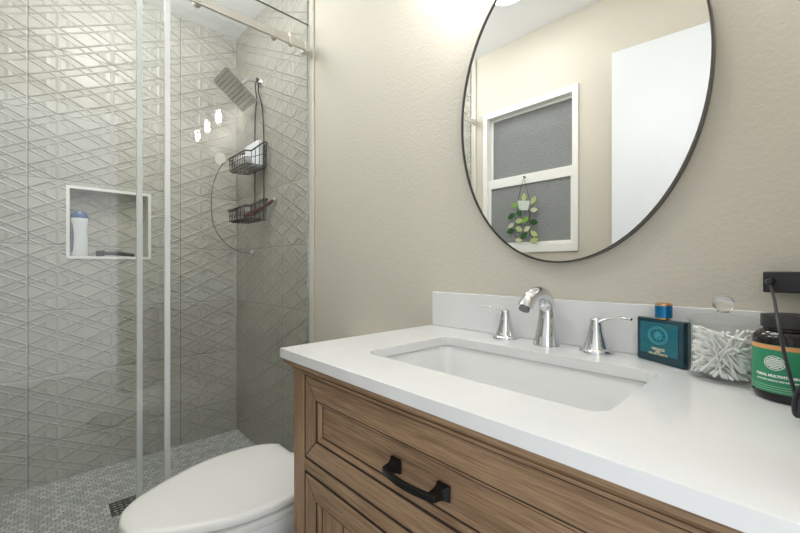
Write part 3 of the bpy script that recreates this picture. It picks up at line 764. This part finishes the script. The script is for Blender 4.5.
# black power adapter on the wall and its cord
pa = thing('power_adapter', 'flat black power bar plugged in low on the wall above the counter', 'power adapter', (.005, YB, .972))
obj('housing', B(-.0445, .054, YB-.034, YB-.008, .972, 1.0065), simple('black_housing', rgb(30, 30, 34), .35), pa, .002)
obj('mount', B(-.03, .05, YB-.0085, YB-.0003, .975, 1.004), simple('black_mount', rgb(24, 24, 26), .5), pa)
def at(px, py, d): return Vector((0, 0, CAM_H)) + FW*d + RT*(d*(px-400)/378.8) + Vector((0, 0, -(py-267.6)/378.8*d))
pc = thing('charging_cable', 'thin black cord hanging from the power bar into a coiled bundle on the counter', 'cord', (0, .645, ZT))
M['cord'] = simple('black_cord', rgb(44, 46, 51), .42)
pl = at(771.5, 281, .648); pl.y = YB-.034
pts = [Vector((pl.x, YB-.036, pl.z)), pl+Vector((.001, -.022, -.006)), at(774.5, 300, .535), at(778, 322, .475), at(782.5, 345, .462), at(788, 368, .456), at(794, 390, .450), at(799, 404, .446)]
obj('cable', tube(new(), crom([tuple(p) for p in pts], 8), .0019, 8), M['cord'], pc)
obj('plug', lathe(new(), [(.0065, YB-.0342), (.0065, YB-.041), (.0048, YB-.048), (.003, YB-.056)], (pl.x, 0, pl.z), 20, axis='y'), M['cord'], pc)
bd = new(); rb_ = random.Random(5)
for k in range(8):
    bx = .006+.0045*rb_.uniform(-1, 1); by = .634+.006*rb_.uniform(-1, 1); t = rb_.uniform(-.2, .2); wd_ = rb_.uniform(.007, .011)
    lp = []
    for q in range(28):
        a_ = 2*PI*q/28
        lp.append((bx+wd_*math.cos(a_)*.8+.004*math.sin(a_), by+wd_*math.cos(a_)*.9-.012*math.sin(a_)+t*.01, ZT+.0290+.0245*math.sin(a_)+.0012*rb_.uniform(-1, 1)*0))
    tube(bd, lp, .0016, 7, closed=True, up=(.7, .7, .1))
obj('coil', bd, M['cord'], pc)
tie = new(); tube(tie, [(.006+.0125*math.cos(2*PI*q/20), .634+.0125*math.sin(2*PI*q/20), ZT+.030) for q in range(20)], .0022, 7, closed=True, up=(0, 0, 1))
obj('tie', tie, M['cord'], pc)

# ================================================================== SUNCATCHER on the window (seen in the mirror)
SYp = YF+.018
mirY = 2*(YB-.020)-SYp
def wpt(px, py):
    l = (px-400)/378.8; d = mirY/(.6858+l*.7278)
    return Vector((d*(-.7278+l*.6858), SYp, CAM_H+d*(267.6-py)/378.8))
zz = lambda a, b: wpt(490+a/5.33, 160+b/5.33)
hk = zz(180, 92)
sn = thing('suncatcher', 'green leaf stained glass plant in a pot hanging on the window, seen in the mirror', 'suncatcher', (hk.x, SYp, hk.z))
M['wire'] = simple('black_wire', rgb(36, 36, 34), .4, .6)
pL, pR = zz(148, 215), zz(212, 215)
ch = new(); tube(ch, [tuple(pL), tuple(hk), tuple(pR)], .0018, 6); tube(ch, [tuple(hk+Vector((0, -.02, .002))), tuple(hk+Vector((0, .004, .004)))], .004, 8)
obj('chain', ch, M['wire'], sn)
def stained(name, c):
    n = N(name); n.col(c); n.set(Roughness=.15, Transmission_Weight=.3); return n.m
GR = [stained('pale_green_glass', rgb(206, 224, 150)), stained('leaf_green_glass', rgb(150, 196, 96)), stained('deep_green_glass', rgb(62, 112, 58)), stained('cream_green_glass', rgb(226, 234, 196))]
pot = [zz(148, 217), zz(213, 217), zz(203, 268), zz(158, 268)]
pt = new(); loft(pt, [[tuple(p+Vector((0, dy, 0))) for p in pot] for dy in (-.003, .003)])
obj('pot', pt, stained('white_glass', rgb(236, 244, 240)), sn)
st = new()
tube(st, [tuple(zz(*q)) for q in ((152, 262), (133, 300), (134, 350), (135, 400), (150, 425))], .0015, 6)
tube(st, [tuple(zz(*q)) for q in ((205, 262), (212, 300), (212, 350), (213, 400), (235, 425))], .0015, 6)
obj('stems', st, M['wire'], sn)
LV = [(232, 215, 60, 0), (135, 240, 10, 1), (185, 253, 20, 2), (155, 280, 110, 2), (235, 265, -5, 3), (113, 300, 30, 2), (190, 318, 40, 1), (155, 325, 5, 0), (232, 330, -15, 2), (113, 350, 30, 3), (110, 380, 10, 2), (155, 368, -30, 0), (198, 367, 35, 3), (235, 392, -35, 0), (180, 402, 40, 2), (153, 428, -5, 3), (235, 427, 10, 0), (182, 200, 85, 0)]
for ax_, az_, rot, ci in LV:
    p = zz(ax_, az_); lf = new(); n = 10; half = .029 if ci != 3 else .026
    # mirrored left-right in reality
    def lpts(dy, s=1.0):
        out = []
        for k in range(2*n):
            t = k/n
            if t <= 1: u, v = -half+2*half*t, 0.56*half*math.sin(PI*t)
            else: u, v = half-2*half*(t-1), -0.56*half*math.sin(PI*(t-1))
            u *= s; v *= s; r = R(rot)
            out.append((p.x+u*math.cos(r)-v*math.sin(r), SYp+dy, p.z+u*math.sin(r)+v*math.cos(r)))
        return out
    loft(lf, [lpts(-.0018), lpts(.0018)])
    lo2 = obj('leaf', lf, GR[ci], sn)
    rim = new(); tube(rim, lpts(0), .0010, 5, closed=True, up=(0, 1, 0)); obj('lead_edge', rim, M['wire'], lo2)
